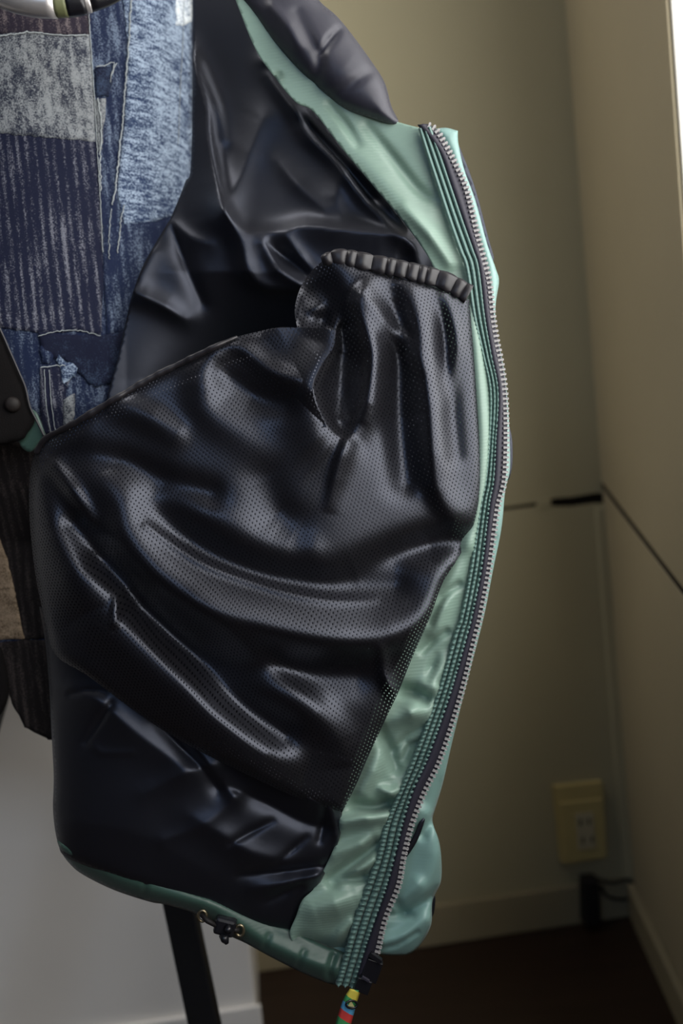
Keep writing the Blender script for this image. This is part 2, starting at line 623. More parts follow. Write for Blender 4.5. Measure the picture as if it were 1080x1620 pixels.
# window: painted reveal, frame bars, panes
win = wall_prism('window_1', RIGHT, [(WIN_S0 + 0.05, WIN_Z0 - 0.035), (WIN_S1 - 0.02, WIN_Z0 - 0.035), (WIN_S1 - 0.02, WIN_Z0 + 0.004), (WIN_S0 + 0.05, WIN_Z0 + 0.004)], 0.025, 0.17, 'white_gloss_paint')
tag(win, 'white painted window in the right wall', kind='structure')
for a0, a1, z0, z1 in ((WIN_S0 - 0.02, WIN_S0 + 0.004, WIN_Z0, WIN_Z1), (WIN_S1 - 0.004, WIN_S1 + 0.02, WIN_Z0, WIN_Z1), (WIN_S0, WIN_S1, WIN_Z1 - 0.004, WIN_Z1 + 0.02)):
    wall_prism('window_reveal', RIGHT, [(a0, z0), (a1, z0), (a1, z1), (a0, z1)], -0.004 if a1 - a0 < 0.1 else -0.004, 0.14, 'white_gloss_paint', win)
mid = (WIN_S0 + WIN_S1) / 2
for a0, a1, z0, z1 in ((WIN_S0, WIN_S0 + 0.04, WIN_Z0, WIN_Z1), (WIN_S1 - 0.04, WIN_S1, WIN_Z0, WIN_Z1), (mid - 0.03, mid + 0.03, WIN_Z0, WIN_Z1),
                       (WIN_S0, WIN_S1, WIN_Z0, WIN_Z0 + 0.04), (WIN_S0, WIN_S1, WIN_Z1 - 0.04, WIN_Z1)):
    wall_prism('window_frame', RIGHT, [(a0, z0), (a1, z0), (a1, z1), (a0, z1)], -0.10, 0.03, 'white_gloss_paint', win)
m, nt, b, N, L = nodes('pane_glass')
tr = N('ShaderNodeBsdfTransparent')
gl = N('ShaderNodeBsdfGlossy')
gl.inputs['Roughness'].default_value = 0.05
ms = N('ShaderNodeMixShader')
ms.inputs[0].default_value = 0.06
L(tr.outputs[0], ms.inputs[1])
L(gl.outputs[0], ms.inputs[2])
L(ms.outputs[0], nt.nodes['Material Output'].inputs[0])
for a0, a1 in ((WIN_S0 + 0.04, mid - 0.03), (mid + 0.03, WIN_S1 - 0.04)):
    wall_prism('window_pane', RIGHT, [(a0, WIN_Z0 + 0.04), (a1, WIN_Z0 + 0.04), (a1, WIN_Z1 - 0.04), (a0, WIN_Z1 - 0.04)], -0.112, 0.004, 'pane_glass', win)

# pillar on the left, standing out from the back wall
depth = (pil - BACK.o).dot(BACK.n)
pw = prism('wall_left', [PILLAR.pt(0, 0), PILLAR.pt(2.2, 0), PILLAR.pt(2.2, 0) - PILLAR.n * (depth + 0.02), PILLAR.pt(0, 0) - PILLAR.n * (depth + 0.02)], Vector((0, 0, 2.6)), 'pillar_paint', None, 0.004)
tag(pw, 'pale grey plastered pier standing out from the back wall', kind='structure')
bb = prism('baseboard_left', [PILLAR.pt(-0.006, 0, 0.008), PILLAR.pt(2.2, 0, 0.008), PILLAR.pt(2.2, 0, 0), PILLAR.pt(-0.006, 0, 0)], Vector((0, 0, 0.06)), 'pillar_paint', None, 0.002)
tag(bb, 'pale baseboard along the foot of the grey pier', kind='structure')
bb = wall_prism('baseboard_back', BACK, [(0, 0), (3.0, 0), (3.0, 0.062), (0, 0.062)], 0.010, 0.010, 'baseboard_paint', None, 0.003)
tag(bb, 'low painted baseboard along the back wall', kind='structure')
bb = wall_prism('baseboard_right', RIGHT, [(0.01, 0), (SE, 0), (SE, 0.055), (0.01, 0.055)], 0.012, 0.012, 'baseboard_paint', None, 0.003)
tag(bb, 'low painted baseboard along the right wall', kind='structure')
ct = BACK.sz(968, 1230)
ctr = prism('trim_1', [BACK.pt(0.0, 0.06, 0.0), BACK.pt(0.016, 0.06, 0.0), BACK.pt(0.016, 0.06, 0.010), BACK.pt(0.0, 0.06, 0.010)], Vector((0, 0, jb[0][1] - 0.065)), 'wall_paint', None, 0.002)
tag(ctr, 'thin painted strip covering the inner wall corner', kind='structure')

# socket box on the back wall
so = empty('wall_outlet', BACK.pt(*BACK.sz(915, 1300)), 'yellowed ivory double wall socket low beside the corner', 'wall socket')
bz = [BACK.sz(871, 1240), BACK.sz(949, 1232), BACK.sz(955, 1350), BACK.sz(884, 1361)]
wall_prism('back_box', BACK, bz, 0.012, 0.012, 'ivory_plastic', so, 0.002)
pz = [BACK.sz(880, 1264), BACK.sz(948, 1257), BACK.sz(953, 1350), BACK.sz(888, 1360)]
pl_ = wall_prism('cover_plate', BACK, pz, 0.017, 0.005, 'ivory_plastic', so, 0.002)
iz = [BACK.sz(903, 1280), BACK.sz(931, 1277), BACK.sz(936, 1333), BACK.sz(908, 1337)]
ins_ = wall_prism('socket_insert', BACK, iz, 0.019, 0.002, 'ivory_pale', so, 0.001)
for hx, hy in ((911, 1294), (924, 1292), (915, 1322), (929, 1320)):
    q = [BACK.sz(hx - 1.5, hy - 5), BACK.sz(hx + 1.5, hy - 5), BACK.sz(hx + 1.5, hy + 5), BACK.sz(hx - 1.5, hy + 5)]
    wall_prism('socket_slot', BACK, q, 0.0195, 0.001, 'black_rubber', ins_)
ad = empty('power_adapter', BACK.pt(*BACK.sz(922, 1448)), 'small black power adapter with its cord under the wall socket', 'adapter')
wall_prism('adapter_body', BACK, [BACK.sz(910, 1376), BACK.sz(934, 1374), BACK.sz(938, 1446), BACK.sz(912, 1449)], 0.038, 0.026, 'black_rubber', ad, 0.004)
cp = [(930, 1378, .02), (945, 1386, .015), (965, 1390, .013), (985, 1386, .012), (1000, 1394, .012), (1003, 1408, .012), (985, 1416, .013), (962, 1414, .014), (948, 1404, .016), (944, 1392, .018)]
tube('cord', [BACK.pt(*BACK.sz(x, y), o) for x, y, o in interp_path(cp, 5)], 0.0026, 'black_rubber', ad)

# ------------------------------------------------------------------ stand behind the clothes
base = on_floor(200, 1700)
hub = P(150, 640, 0.93)
st = empty('garment_stand', Vector((hub.x, hub.y, 0)), 'black metal garment stand with slanting leg under the vest', 'stand')


def leg_to(a, bpt, wid):
    d = (bpt - a).normalized()
    s = d.cross(fw).normalized() * wid / 2
    n = s.cross(d).normalized() * 0.010
    v = [a + s + n, a - s + n, a - s - n, a + s - n, bpt + s + n, bpt - s + n, bpt - s - n, bpt + s - n]
    f = [(0, 1, 2, 3), (7, 6, 5, 4), (0, 4, 5, 1), (1, 5, 6, 2), (2, 6, 7, 3), (3, 7, 4, 0)]
    return bevel(mesh('leg', v, f, 'black_metal', st, False), 0.002)


pa, pb = P(287, 1443, 0.93), P(324, 1620, 0.93)
dr = (pb - pa)
foot = pa + dr * ((0.0 - pa.z) / dr.z)
apex = pa + dr * ((hub.z - pa.z) / dr.z)
leg_to(apex, foot, 0.029)
foot2 = apex + (foot - apex) - Vector((2 * (foot - apex).x + 0.24, 0, 0))
foot2.z = 0
leg_to(apex, foot2, 0.029)
tube('post', [apex, Vector((apex.x - 0.07, apex.y - 0.02, 1.25))], 0.012, 'black_metal', st)

# ------------------------------------------------------------------ patchwork shirt
SH = empty('patchwork_shirt', P(0, 1100, 0.85), 'indigo patchwork shirt of worn boro cloth under the puffer vest', 'shirt')
CX, RX = -15.0, 322.0
TF, TD = 0.745, 0.16              # nearest depth of the shirt and half its thickness


def torso_d(x, y):
    u = np.clip((x - CX) / RX, -1, 1)
    d = TF + TD * (1 - np.sqrt(1 - u * u * 0.999)) + 0.0022 * wob(x, y, 0.012, 7)
    return d + np.clip((y - 640) / 220, 0, 1) * 0.045


def torso_h(off):
    return lambda X, Y: (D0 - torso_d(X, Y)) / PX + off


sheet('body', [(-330, -90, 1), (306, -90, 1), (306, 100), (305, 300), (300, 700), (290, 1180, 1), (150, 1182), (75, 1164), (42, 1144), (23, 1110), (8, 1058), (-20, 1026), (-60, 1015), (-330, 1015, 1)],
      torso_h(0), 'indigo_cloth', SH, 7, 0.0015)
# the shirt's back half, so that it closes round the stand
ys = np.linspace(-90, 1010, 24)
vv, ff = [], []
for yy in ys:
    for k in range(17):
        a = math.pi * k / 16
        x = CX + RX * math.cos(a)
        d = TF + TD + TD * math.sin(a) + max(0, min(1, (yy - 640) / 220)) * 0.045
        vv.append(P(x, yy, d))
for i in range(len(ys) - 1):
    for k in range(16):
        ff.append((i * 17 + k, i * 17 + k + 1, (i + 1) * 17 + k + 1, (i + 1) * 17 + k))
mesh('back_panel', vv, ff, 'indigo_cloth', SH)


def rough_edge(pts, amp=2.0, seed=1, step=6):
    p = catmull([q + ((1,) if len(q) == 2 else ()) for q in pts], step, True)
    r = np.random.default_rng(seed)
    return [tuple(q + r.normal(0, amp * 0.5, 2)) for q in p]


def patch(pts, mat, off, amp=1.5, seed=1, label=None, name='patch'):
    o = sheet(name, rough_edge(pts, amp, seed), torso_h(off), mat, SH, 7, 0.0008, smooth_outline=False)
    if label:
        o['label'] = label
    return o


patch([(-150, -60), (140, -60), (143, 56), (60, 53), (0, 52), (-150, 50)], 'brown_cloth', 2.2, 1, 1, 'brownish dark patch')
patch([(-160, 55), (0, 53), (50, 51), (100, 55), (142, 55), (148, 130), (152, 224), (60, 216), (0, 211), (-160, 205)], 'grey_patch_cloth', 3.2, 1.6, 2, 'worn pale grey patch')
patch([(-160, 200), (0, 208), (152, 222), (160, 330), (164, 440), (160, 530), (120, 523), (80, 528), (30, 522), (-160, 500)], 'striped_cloth', 2.2, 1.6, 3, 'dark patch with fine pale stripes')
patch([(186, -60), (303.5, -60), (303.5, 220), (302, 330), (280, 338), (240, 352), (196, 356), (186, 300), (196, 200), (203, 100), (200, 40)], 'faded_blue_cloth', 2.2, 1.4, 4, 'faded pale blue patch')
patch([(279, -30), (304, -30), (304, 34), (290, 41), (279, 40)], 'white_cloth', 3.4, 1.6, 5, 'frayed white scrap')
patch([(150, 106), (176, 104), (178, 126), (172, 152), (152, 152)], 'navy_cloth', 3.4, 1.6, 6)
patch([(151, 157), (168, 156), (166, 190), (162, 236), (156, 240)], 'grey_patch_cloth', 3.2, 1.6, 7)
patch([(163, 356), (230, 352), (262, 348), (240, 480), (210, 520), (170, 530), (164, 440)], 'indigo_cloth', 2.6, 1.4, 8)
patch([(60, 524), (110, 528), (160, 530), (215, 520), (200, 600), (150, 612), (110, 575), (66, 560)], 'navy_cloth', 3.4, 2.0, 9, 'plain navy patch')
patch([(64, 583), (104, 578), (112, 600), (104, 620), (112, 660), (104, 690), (64, 690)], 'striped_cloth', 3.0, 1.6, 10)
patch([(100, 632), (118, 622), (118, 655), (112, 684), (100, 684)], 'grey_patch_cloth', 4.6, 1.6, 11)
patch([(62, 552), (78, 556), (84, 570), (76, 576), (66, 572)], 'indigo_cloth', 3.9, 4.0, 13)
patch([(90, 566), (112, 572), (118, 590), (104, 612), (96, 596)], 'faded_blue_cloth', 4.2, 5.0, 14)
patch([(-150, 690), (60, 700), (75, 900), (78, 1010), (40, 1012), (-150, 1005)], 'black_brown_cloth', 2.2, 1.0, 12, 'dark brown striped patch')
patch([(-110, 830), (-4, 845), (10, 880), (22, 930), (38, 1010), (0, 1012), (-110, 1000)], 'tan_cloth', 4.0, 1.0, 15, 'tan patch by the hem')
patch([(-18, 1018), (40, 1012), (78, 1014), (150, 1020), (150, 1180), (76, 1170), (39, 1150), (19, 1114), (2, 1058)], 'black_brown_cloth', 2.4, 1.0, 16, 'dark brown hem')


def thread(pts, off, rad, seed, jit=1.6):
    r = np.random.default_rng(seed)
    p = catmull(pts, 3)
    p = p + np.cumsum(r.normal(0, 0.35, p.shape), 0) * 0.25 + r.normal(0, jit * 0.4, p.shape)
    d = torso_d(p[:, 0], p[:, 1]) - off * PX
    rr = [max(0.25, rad * (0.75 + 0.5 * r.random())) * PX for _ in p]
    tube('thread', [P(x, y, dd) for (x, y), dd in zip(p, d)], rr, 'thread_cream', SH, 5)


thread([(140, 10), (143, 60), (149, 150), (154, 230), (160, 330), (164, 400)], 4.5, 0.75, 1, 0.7)
thread([(207, 0), (204, 60), (199, 120), (194, 180), (188, 240), (182, 300), (176, 325)], 5, 1.3, 2)
thread([(196, 325), (190, 360), (186, 400)], 4, 0.9, 3)
thread([(176, 330), (172, 370), (172, 410)], 4, 0.7, 13)
thread([(-10, 58), (20, 54), (50, 51), (90, 55), (140, 55)], 5, 1.1, 4)
thread([(152, 106), (165, 104), (180, 100), (176, 120)], 5, 0.8, 5)
thread([(155, 156), (160, 200), (158, 250), (160, 300)], 5, 1.2, 6)
thread([(64, 582), (85, 579), (104, 578)], 5, 0.9, 7)
thread([(70, 585), (74, 640), (82, 690)], 5, 0.6, 8, 0.6)
thread([(78, 585), (82, 640), (90, 690)], 5, 0.6, 9, 0.6)
thread([(291, 0), (290, 60), (286, 140), (283, 230)], 5, 0.6, 10, 0.7)
thread([(60, 532), (80, 526), (120, 523), (160, 532)], 5, 0.7, 11)
thread([(185, 100), (178, 112), (174, 130)], 5, 0.7, 12)

# ring hanging at the neck
nr = empty('neck_ring', P(80, 20, 0.66), 'grey and black banded ring hanging at the top of the shirt', 'ring')


def arc(a0, a1, n, rad, mat, name):
    pts = []
    for i in range(n + 1):
        a = math.radians(a0 + (a1 - a0) * i / n)
        pts.append(P(84 + 128 * math.cos(a), -62 + 70 * math.sin(a), 0.665 - 0.02 * math.sin(a)))
    return tube(name, pts, rad, mat, nr, 10)


arc(88, 176, 16, 0.0085, 'grey_metal', 'grey_band')
arc(80, 88, 4, 0.0080, 'olive_band', 'olive_band')
arc(68, 80, 5, 0.0082, 'black_plastic', 'black_band')
arc(64, 68, 3, 0.0078, 'grey_metal', 'pale_band')
arc(0, 64, 12, 0.0074, 'black_plastic', 'black_band')
arc(-184, 0, 24, 0.0074, 'black_plastic', 'black_band')

# ------------------------------------------------------------------ puffer vest
VE = empty('puffer_vest', V(330, 1500, 0), 'green puffer vest held open to show its black lining and mesh pocket', 'vest')


def base_h(X, Y):
    h = 46 * np.exp(-((X - 430) / 290) ** 2 - ((Y - 900) / 460) ** 2)
    h = h - np.clip(150 - X, 0, 200) ** 2 * 0.0060
    return h


def stack(fs):
    def g(X, Y):
        h = 0
        for f in fs:
            h = h + f(X, Y)
        return h
    return g


# --- mesh pocket
pk = [
    fold([(528, 520, 30), (527, 549, 34), (511, 573, 36), (495, 605, 36), (500, 637, 34), (519, 677, 28), (540, 696, 14)], 60, 9),
    fold([(575, 458, 14), (567, 478, 24), (585, 541, 32), (589, 573, 34), (580, 637, 30), (562, 677, 10), (552, 694, 0)], 11, 26),
    fold([(566, 668, 0), (552, 692, 12), (541, 720, 14), (530, 758, 11), (518, 812, 0)], 9, 16),
    fold([(500, 440, -30), (520, 500, -52), (540, 560, -50), (538, 630, -40), (538, 665, -18)], 28, 28),
    fold([(642, 452, 12), (660, 500, 24), (668, 550, 30), (680, 640, 34), (686, 720, 32), (694, 775, 24), (722, 825, 10)], 17, 26),
    fold([(578, 462, 8), (610, 508, 16), (645, 548, 14), (660, 580, 6)], 14, 12),
    fold([(702, 468, 10), (716, 508, 14), (722, 545, 14), (714, 590, 8), (705, 640, 4)], 12, 12),
    fold([(700, 470, -6), (705, 560, -12), (712, 640, -12), (720, 720, -8)], 14, 14),
    fold([(625, 470, -8), (628, 560, -24), (632, 660, -30), (640, 760, -18)], 26, 22),
    fold([(560, 900, -8), (620, 880, -22), (680, 862, -30), (735, 855, -22)], 26, 26),
    # long low fold
    fold([(160, 746, 8), (190, 802, 20), (202, 848, 28), (246, 904, 36), (326, 956, 40), (430, 992, 40), (540, 1012, 40), (620, 1004, 36), (680, 966, 26), (715, 905, 10)], 30, 40),
    fold([(232, 832, 4), (290, 873, 9), (340, 900, 10), (440, 934, 10), (520, 950, 7), (590, 950, 2)], 7, 9),
    fold([(240, 800, -10), (300, 855, -22), (400, 905, -24), (520, 925, -24), (620, 925, -18)], 26, 30),
    fold([(165, 890, -16), (225, 965, -22), (325, 1035, -24), (450, 1060, -22), (560, 1065, -16)], 32, 26),
    # second low fold
    fold([(62, 775, 14), (85, 850, 26), (120, 905, 30), (176, 946, 28), (181, 978, 26), (220, 1020, 28), (280, 1080, 32), (340, 1140, 32), (420, 1197, 28), (485, 1218, 0)], 54, 26),
    fold([(185, 935, 5), (182, 965, 8), (180, 985, 6)], 6, 8),
    fold([(120, 830, -14), (160, 880, -18), (215, 940, -16), (300, 1030, -18), (380, 1110, -18), (450, 1160, -12)], 20, 24),
    fold([(310, 965, 6), (370, 1012, 14), (430, 1070, 19), (500, 1130, 22), (533, 1168, 14), (542, 1215, 0)], 30, 24),
    fold([(88, 738, 10), (115, 775, 16), (142, 818, 8)], 15, 12),
    fold([(333, 566, 12), (322, 610, 16), (330, 650, 12), (390, 695, 6), (440, 735, 0)], 28, 26),
    fold([(345, 545, 8), (380, 548, 12), (430, 586, 14), (475, 602, 8)], 16, 14),
    fold([(350, 590, -10), (400, 625, -14), (450, 640, -12)], 22, 20),
    fold([(192, 640, 10), (240, 662, 14), (275, 684, 10)], 24, 20),
    fold([(120, 720, -8), (190, 730, -14), (260, 760, -16), (330, 780, -12)], 26, 22),
    fold([(604, 1030, 8), (609, 1068, 16), (622, 1094, 18), (632, 1110, 10)], 10, 9),
    fold([(285, 775, 4), (320, 805, 6), (380, 840, 5), (440, 865, 3)], 26, 24),
    fold([(488, 835, 2), (495, 868, 4), (503, 898, 2)], 20, 18),
        fold([(420, 760, -10), (440, 810, -16), (470, 830, -10)], 40, 30),
    fold([(470, 400, -40), (475, 460, -44), (480, 500, -46), (500, 512, -40)], 28, 22),
]
pocket_h = stack([base_h, lambda X, Y: 22 + 0.8 * wob(X, Y, 0.05, 3)] + pk)
P_OUT = [(75, 690), (120, 668), (190, 626), (250, 592), (310, 564), (345, 546), (375, 533), (410, 524), (440, 518), (470, 518, 1), (466, 490), (474, 458), (490, 432), (518, 408),
         (540, 410), (575, 424), (640, 442), (700, 456), (742, 474, 1), (746, 520), (753, 620), (759, 720), (757, 790), (745, 842), (725, 882), (700, 922), (680, 976), (652, 1040), (630, 1095),
         (620, 1116), (590, 1180), (562, 1244), (541, 1285, 1), (470, 1262), (400, 1230), (300, 1180), (220, 1130), (140, 1070), (88, 1036), (72, 985), (58, 920), (50, 860), (46, 800), (48, 745), (58, 712)]
pocket = sheet('mesh_pocket', P_OUT, pocket_h, 'mesh_fabric', VE, 4.0, 0.0, edge=(12, 6))

rim = catmull([(530, 523), (527, 549), (511, 573), (495, 605), (500, 637), (519, 677)], 4)


def flap_h(X, Y):
    d, _, _ = seg_dist(X, Y, rim)
    dl, _, _ = seg_dist(X, Y, np.array([(418, 545), (430, 590), (466, 640), (508, 672)]))
    full = 26 + base_h(X, Y) + 36 * np.exp(-(d / 40) ** 2) + 6
    low = pocket_h(X, Y) - 3
    k = np.clip(dl / 32, 0, 1)
    return low * (1 - k) + np.maximum(full, low) * k


sheet('pocket_fold', [(412, 526, 1), (440, 519), (500, 519), (531, 523, 1), (527, 549), (511, 573), (495, 605), (499, 637), (517, 676, 1), (500, 672), (466, 640), (430, 590)], flap_h, 'mesh_fabric', pocket, 4, 0.0)

# pocket binding along the lip
lip = interp_path([(58, 716), (75, 692), (120, 668), (190, 626), (250, 592), (310, 563), (345, 546), (375, 533)], 3)
hh = pocket_h(lip[:, 0], lip[:, 1])
rr = [(4.8 + 0.9 * math.sin(i * 0.31) * math.sin(i * 0.13) + 0.3 * math.sin(i * 1.1)) * PX * (0.5 + 0.5 * min(1, (len(lip) - i) / 25)) for i in range(len(lip))]
tube('pocket_binding', [V(x, y, h - 4) for (x, y), h in zip(lip, hh)], rr, 'dark_band', VE, 8)

# gathered elastic at the top of the pocket
el = interp_path([(512, 412, 10), (535, 407, 20), (575, 414, 23), (640, 428, 24), (700, 444, 25), (741, 466, 26)], 1.5)
tang = np.gradient(el[:, :2], axis=0)
tang /= np.linalg.norm(tang, axis=1)[:, None]
nor = np.column_stack([-tang[:, 1], tang[:, 0]])
sarc = np.concatenate([[0], np.cumsum(np.linalg.norm(np.diff(el[:, :2], axis=0), axis=1))])
vv, ff = [], []
K = 9
ph = sarc * 2 * math.pi / 19 + 1.6 * np.sin(sarc * 0.045) + 1.1 * np.sin(sarc * 0.11 + 1)
EU = np.arange(K) / (K - 1) - 0.5
EX = el[:, None, 0] + nor[:, None, 0] * EU[None] * el[:, None, 2]
EY = el[:, None, 1] + nor[:, None, 1] * EU[None] * el[:, None, 2]
EH = pocket_h(EX.ravel(), EY.ravel()).reshape(EX.shape) * 0.4 + 11
EH = EH + 2.5 * np.sqrt(np.maximum(0, 1 - (2 * EU[None]) ** 2)) + (6.5 + 2.5 * np.sin(sarc * 0.2)[:, None]) * (np.abs(np.sin(ph / 2))[:, None] - 0.6) * (1 - (2 * EU[None]) ** 4 * 0.7)
vv = [V(x, y, h) for x, y, h in zip(EX.ravel(), EY.ravel(), EH.ravel())]
for i in range(len(el) - 1):
    for k in range(K - 1):
        ff.append((i * K + k, (i + 1) * K + k, (i + 1) * K + k + 1, i * K + k + 1))
eb = mesh('pocket_elastic', vv, ff, 'dark_band', VE)
eb['label'] = 'gathered elastic band'
md = eb.modifiers.new('solid', 'SOLIDIFY')
md.thickness = 0.002

# --- lining, upper: drops back towards the shoulder
def lin_base(X, Y):
    t = np.clip((X - 290) / 390, 0, 1)
    far = -205 + t * 165
    near = -135 + np.clip((X - 200) / 400, 0, 1) * 95 - 130 * np.clip((Y - 430) / 170, 0, 1) * np.exp(-((X - 385) / 125) ** 2)
    k = 1 / (1 + np.exp(-(Y - 330) / 60))
    return far * (1 - k) + near * k


lf = [
    fold([(306, 100, 20), (326, 167, 30), (331, 220, 36), (343, 285, 38), (353, 334, 30)], 55, 11, 1.35),
    fold([(317, 100, 8), (343, 167, 12), (355, 220, 8)], 11, 11, 1.35),
    fold([(354, 332, 26), (380, 381, 30), (391, 426, 30), (417, 452, 28), (465, 456, 20), (500, 450, 10)], 11, 34, 1.35),
    fold([(357, 337, 20), (387, 366, 24), (439, 367, 30), (484, 358, 34), (532, 363, 34), (580, 367, 32), (640, 376, 24), (660, 392, 12)], 44, 11, 1.35),
    fold([(417, 385, 12), (439, 426, 20), (475, 450, 16)], 11, 11, 1.35),
    fold([(425, 388, -10), (455, 410, -16), (480, 430, -12)], 11, 11, 1.35),
    fold([(454, 374, 6), (476, 407, 14), (492, 424, 10)], 12, 11, 1.35),
    fold([(271, 352, -12), (291, 411, -18), (320, 480, -10)], 12, 11, 1.35),
    fold([(271, 352, 16), (300, 375, 12), (330, 385, 6)], 22, 11, 1.35),
    fold([(210, 462, 14), (228, 470, 22), (261, 486, 22), (292, 506, 10)], 11, 16, 1.35),
    fold([(240, 400, 12), (222, 440, 14), (212, 460, 10)], 14, 20, 1.35),
    fold([(415, 190, 10), (395, 240, 16), (375, 290, 16), (360, 322, 10)], 30, 26, 1.35),
    fold([(440, 255, 4), (470, 292, 10), (513, 330, 6)], 14, 16, 1.35),
    fold([(545, 270, 6), (532, 310, 10), (540, 345, 6)], 22, 22, 1.35),
    fold([(425, 120, 8), (440, 142, 14), (469, 181, 18), (487, 215, 18), (532, 260, 18), (580, 322, 16), (630, 372, 8)], 11, 11, 1.35),
    fold([(470, 165, 6), (500, 200, 10), (560, 262, 12), (620, 330, 12), (665, 385, 8)], 11, 11, 1.35),
    fold([(480, 190, -8), (520, 235, -12), (590, 315, -12)], 11, 11, 1.35),
    fold([(640, 380, 8), (655, 395, 16), (662, 420, 10)], 11, 11, 1.35),
    fold([(420, 95, 10), (445, 100, 14), (470, 130, 8)], 14, 12, 1.35),
]
lining_h = stack([lin_base, lambda X, Y: 1.6 * wob(X, Y, 0.03, 5)] + lf)
sheet('lining', [(306, -70, 1), (330, -90), (400, -60), (385, 20), (408, 78), (432, 112), (470, 158), (500, 178), (545, 236), (594, 294), (644, 354), (684, 404), (700, 440, 1), (690, 480), (620, 500), (560, 640), (360, 660), (200, 665), (170, 640),
                 (188, 560), (203, 490), (210, 463, 1), (224, 425), (244, 388), (270, 345, 1), (292, 290), (303, 240)], lining_h, 'lining_nylon', VE, 4.5, 0.001)

# --- lining, lower
ll = [
    fold([(100, 1085, 5), (150, 1105, 14), (165, 1115, 14), (215, 1160, 10), (290, 1215, 8)], 26, 16, 1.4),
    fold([(175, 1115, -7), (158, 1140, -9), (135, 1175, -5)], 6, 6, 1.4),
    fold([(110, 1098, -4), (140, 1092, -7), (165, 1095, -3)], 5, 5, 1.4),
    fold([(250, 1145, -6), (290, 1185, -14), (320, 1215, -14), (345, 1250, -8)], 10, 12, 1.4),
    fold([(290, 1160, 8), (330, 1210, 14), (370, 1260, 12)], 12, 16, 1.4),
    fold([(230, 1255, 4), (290, 1225, 10), (340, 1210, 8)], 20, 16, 1.4),
    fold([(350, 1190, 8), (430, 1230, 18), (490, 1262, 22), (515, 1275, 14)], 16, 14, 1.4),
    fold([(350, 1240, -8), (420, 1270, -14), (480, 1300, -14), (525, 1310, -10)], 16, 16, 1.4),
    fold([(300, 1290, 5), (350, 1320, 14), (400, 1350, 15), (450, 1360, 10)], 26, 24, 1.4),
    fold([(365, 1335, -5), (400, 1315, -8), (430, 1300, -4)], 5, 6, 1.4),
    fold([(440, 1365, -3), (465, 1342, -7), (485, 1325, -3)], 5, 5, 1.4),
    fold([(380, 1385, -6), (450, 1378, -14), (515, 1370, -8)], 9, 8, 1.4),
    fold([(400, 1405, 4), (450, 1398, 10), (500, 1385, 12)], 12, 9, 1.4),
    fold([(420, 1428, -3), (450, 1412, -9), (475, 1400, -7)], 8, 8, 1.4),
    fold([(520, 1270, 10), (528, 1300, 14), (535, 1330, 10)], 9, 8, 1.4),
    fold([(515, 1275, -6), (512, 1300, -10), (505, 1330, -6)], 6, 7, 1.4),
    fold([(210, 1190, 2), (160, 1190, 3), (150, 1182, 2)], 6, 6, 1.4),
    fold([(120, 1300, 6), (220, 1320, 6), (330, 1380, 6)], 50, 40, 1.4),
    fold([(380, 1255, 3), (330, 1300, 5), (260, 1330, 4)], 14, 12, 1.4),
]


def low_base(X, Y):
    h = base_h(X, Y) * 0.7 + 4 - np.clip(240 - X, 0, 300) ** 2 * 0.0018
    h = h - np.clip((Y - 1250) / 200, 0, 1.4) ** 2 * 26
    return h


sheet('back_lining', [(58, 760), (130, 680), (250, 620), (400, 560), (520, 540), (560, 450), (600, 445), (690, 460), (722, 480), (738, 620), (742, 740), (725, 840), (680, 930), (640, 1030), (600, 1110), (540, 1250), (400, 1210), (250, 1120), (100, 1020), (64, 920)],
      lambda X, Y: base_h(X, Y) * 0.45 - 26, 'lining_nylon', VE, 10, 0.001)
low_h = stack([low_base, lambda X, Y: 1.2 * wob(X, Y, 0.04, 9)] + ll)
sheet('lower_lining', [(62, 960, 1), (72, 1020), (78, 1090), (82, 1170), (85, 1230), (84, 1285), (92, 1335), (108, 1358), (180, 1385), (260, 1412), (340, 1442), (400, 1462), (462, 1475, 1), (470, 1450),
                       (481, 1424), (500, 1407), (520, 1368), (538, 1322), (542, 1280), (560, 1200, 1), (400, 1150), (250, 1050), (150, 980)],
      low_h, 'lining_nylon', VE, 4.0, 0.001, edge=(8, 5))

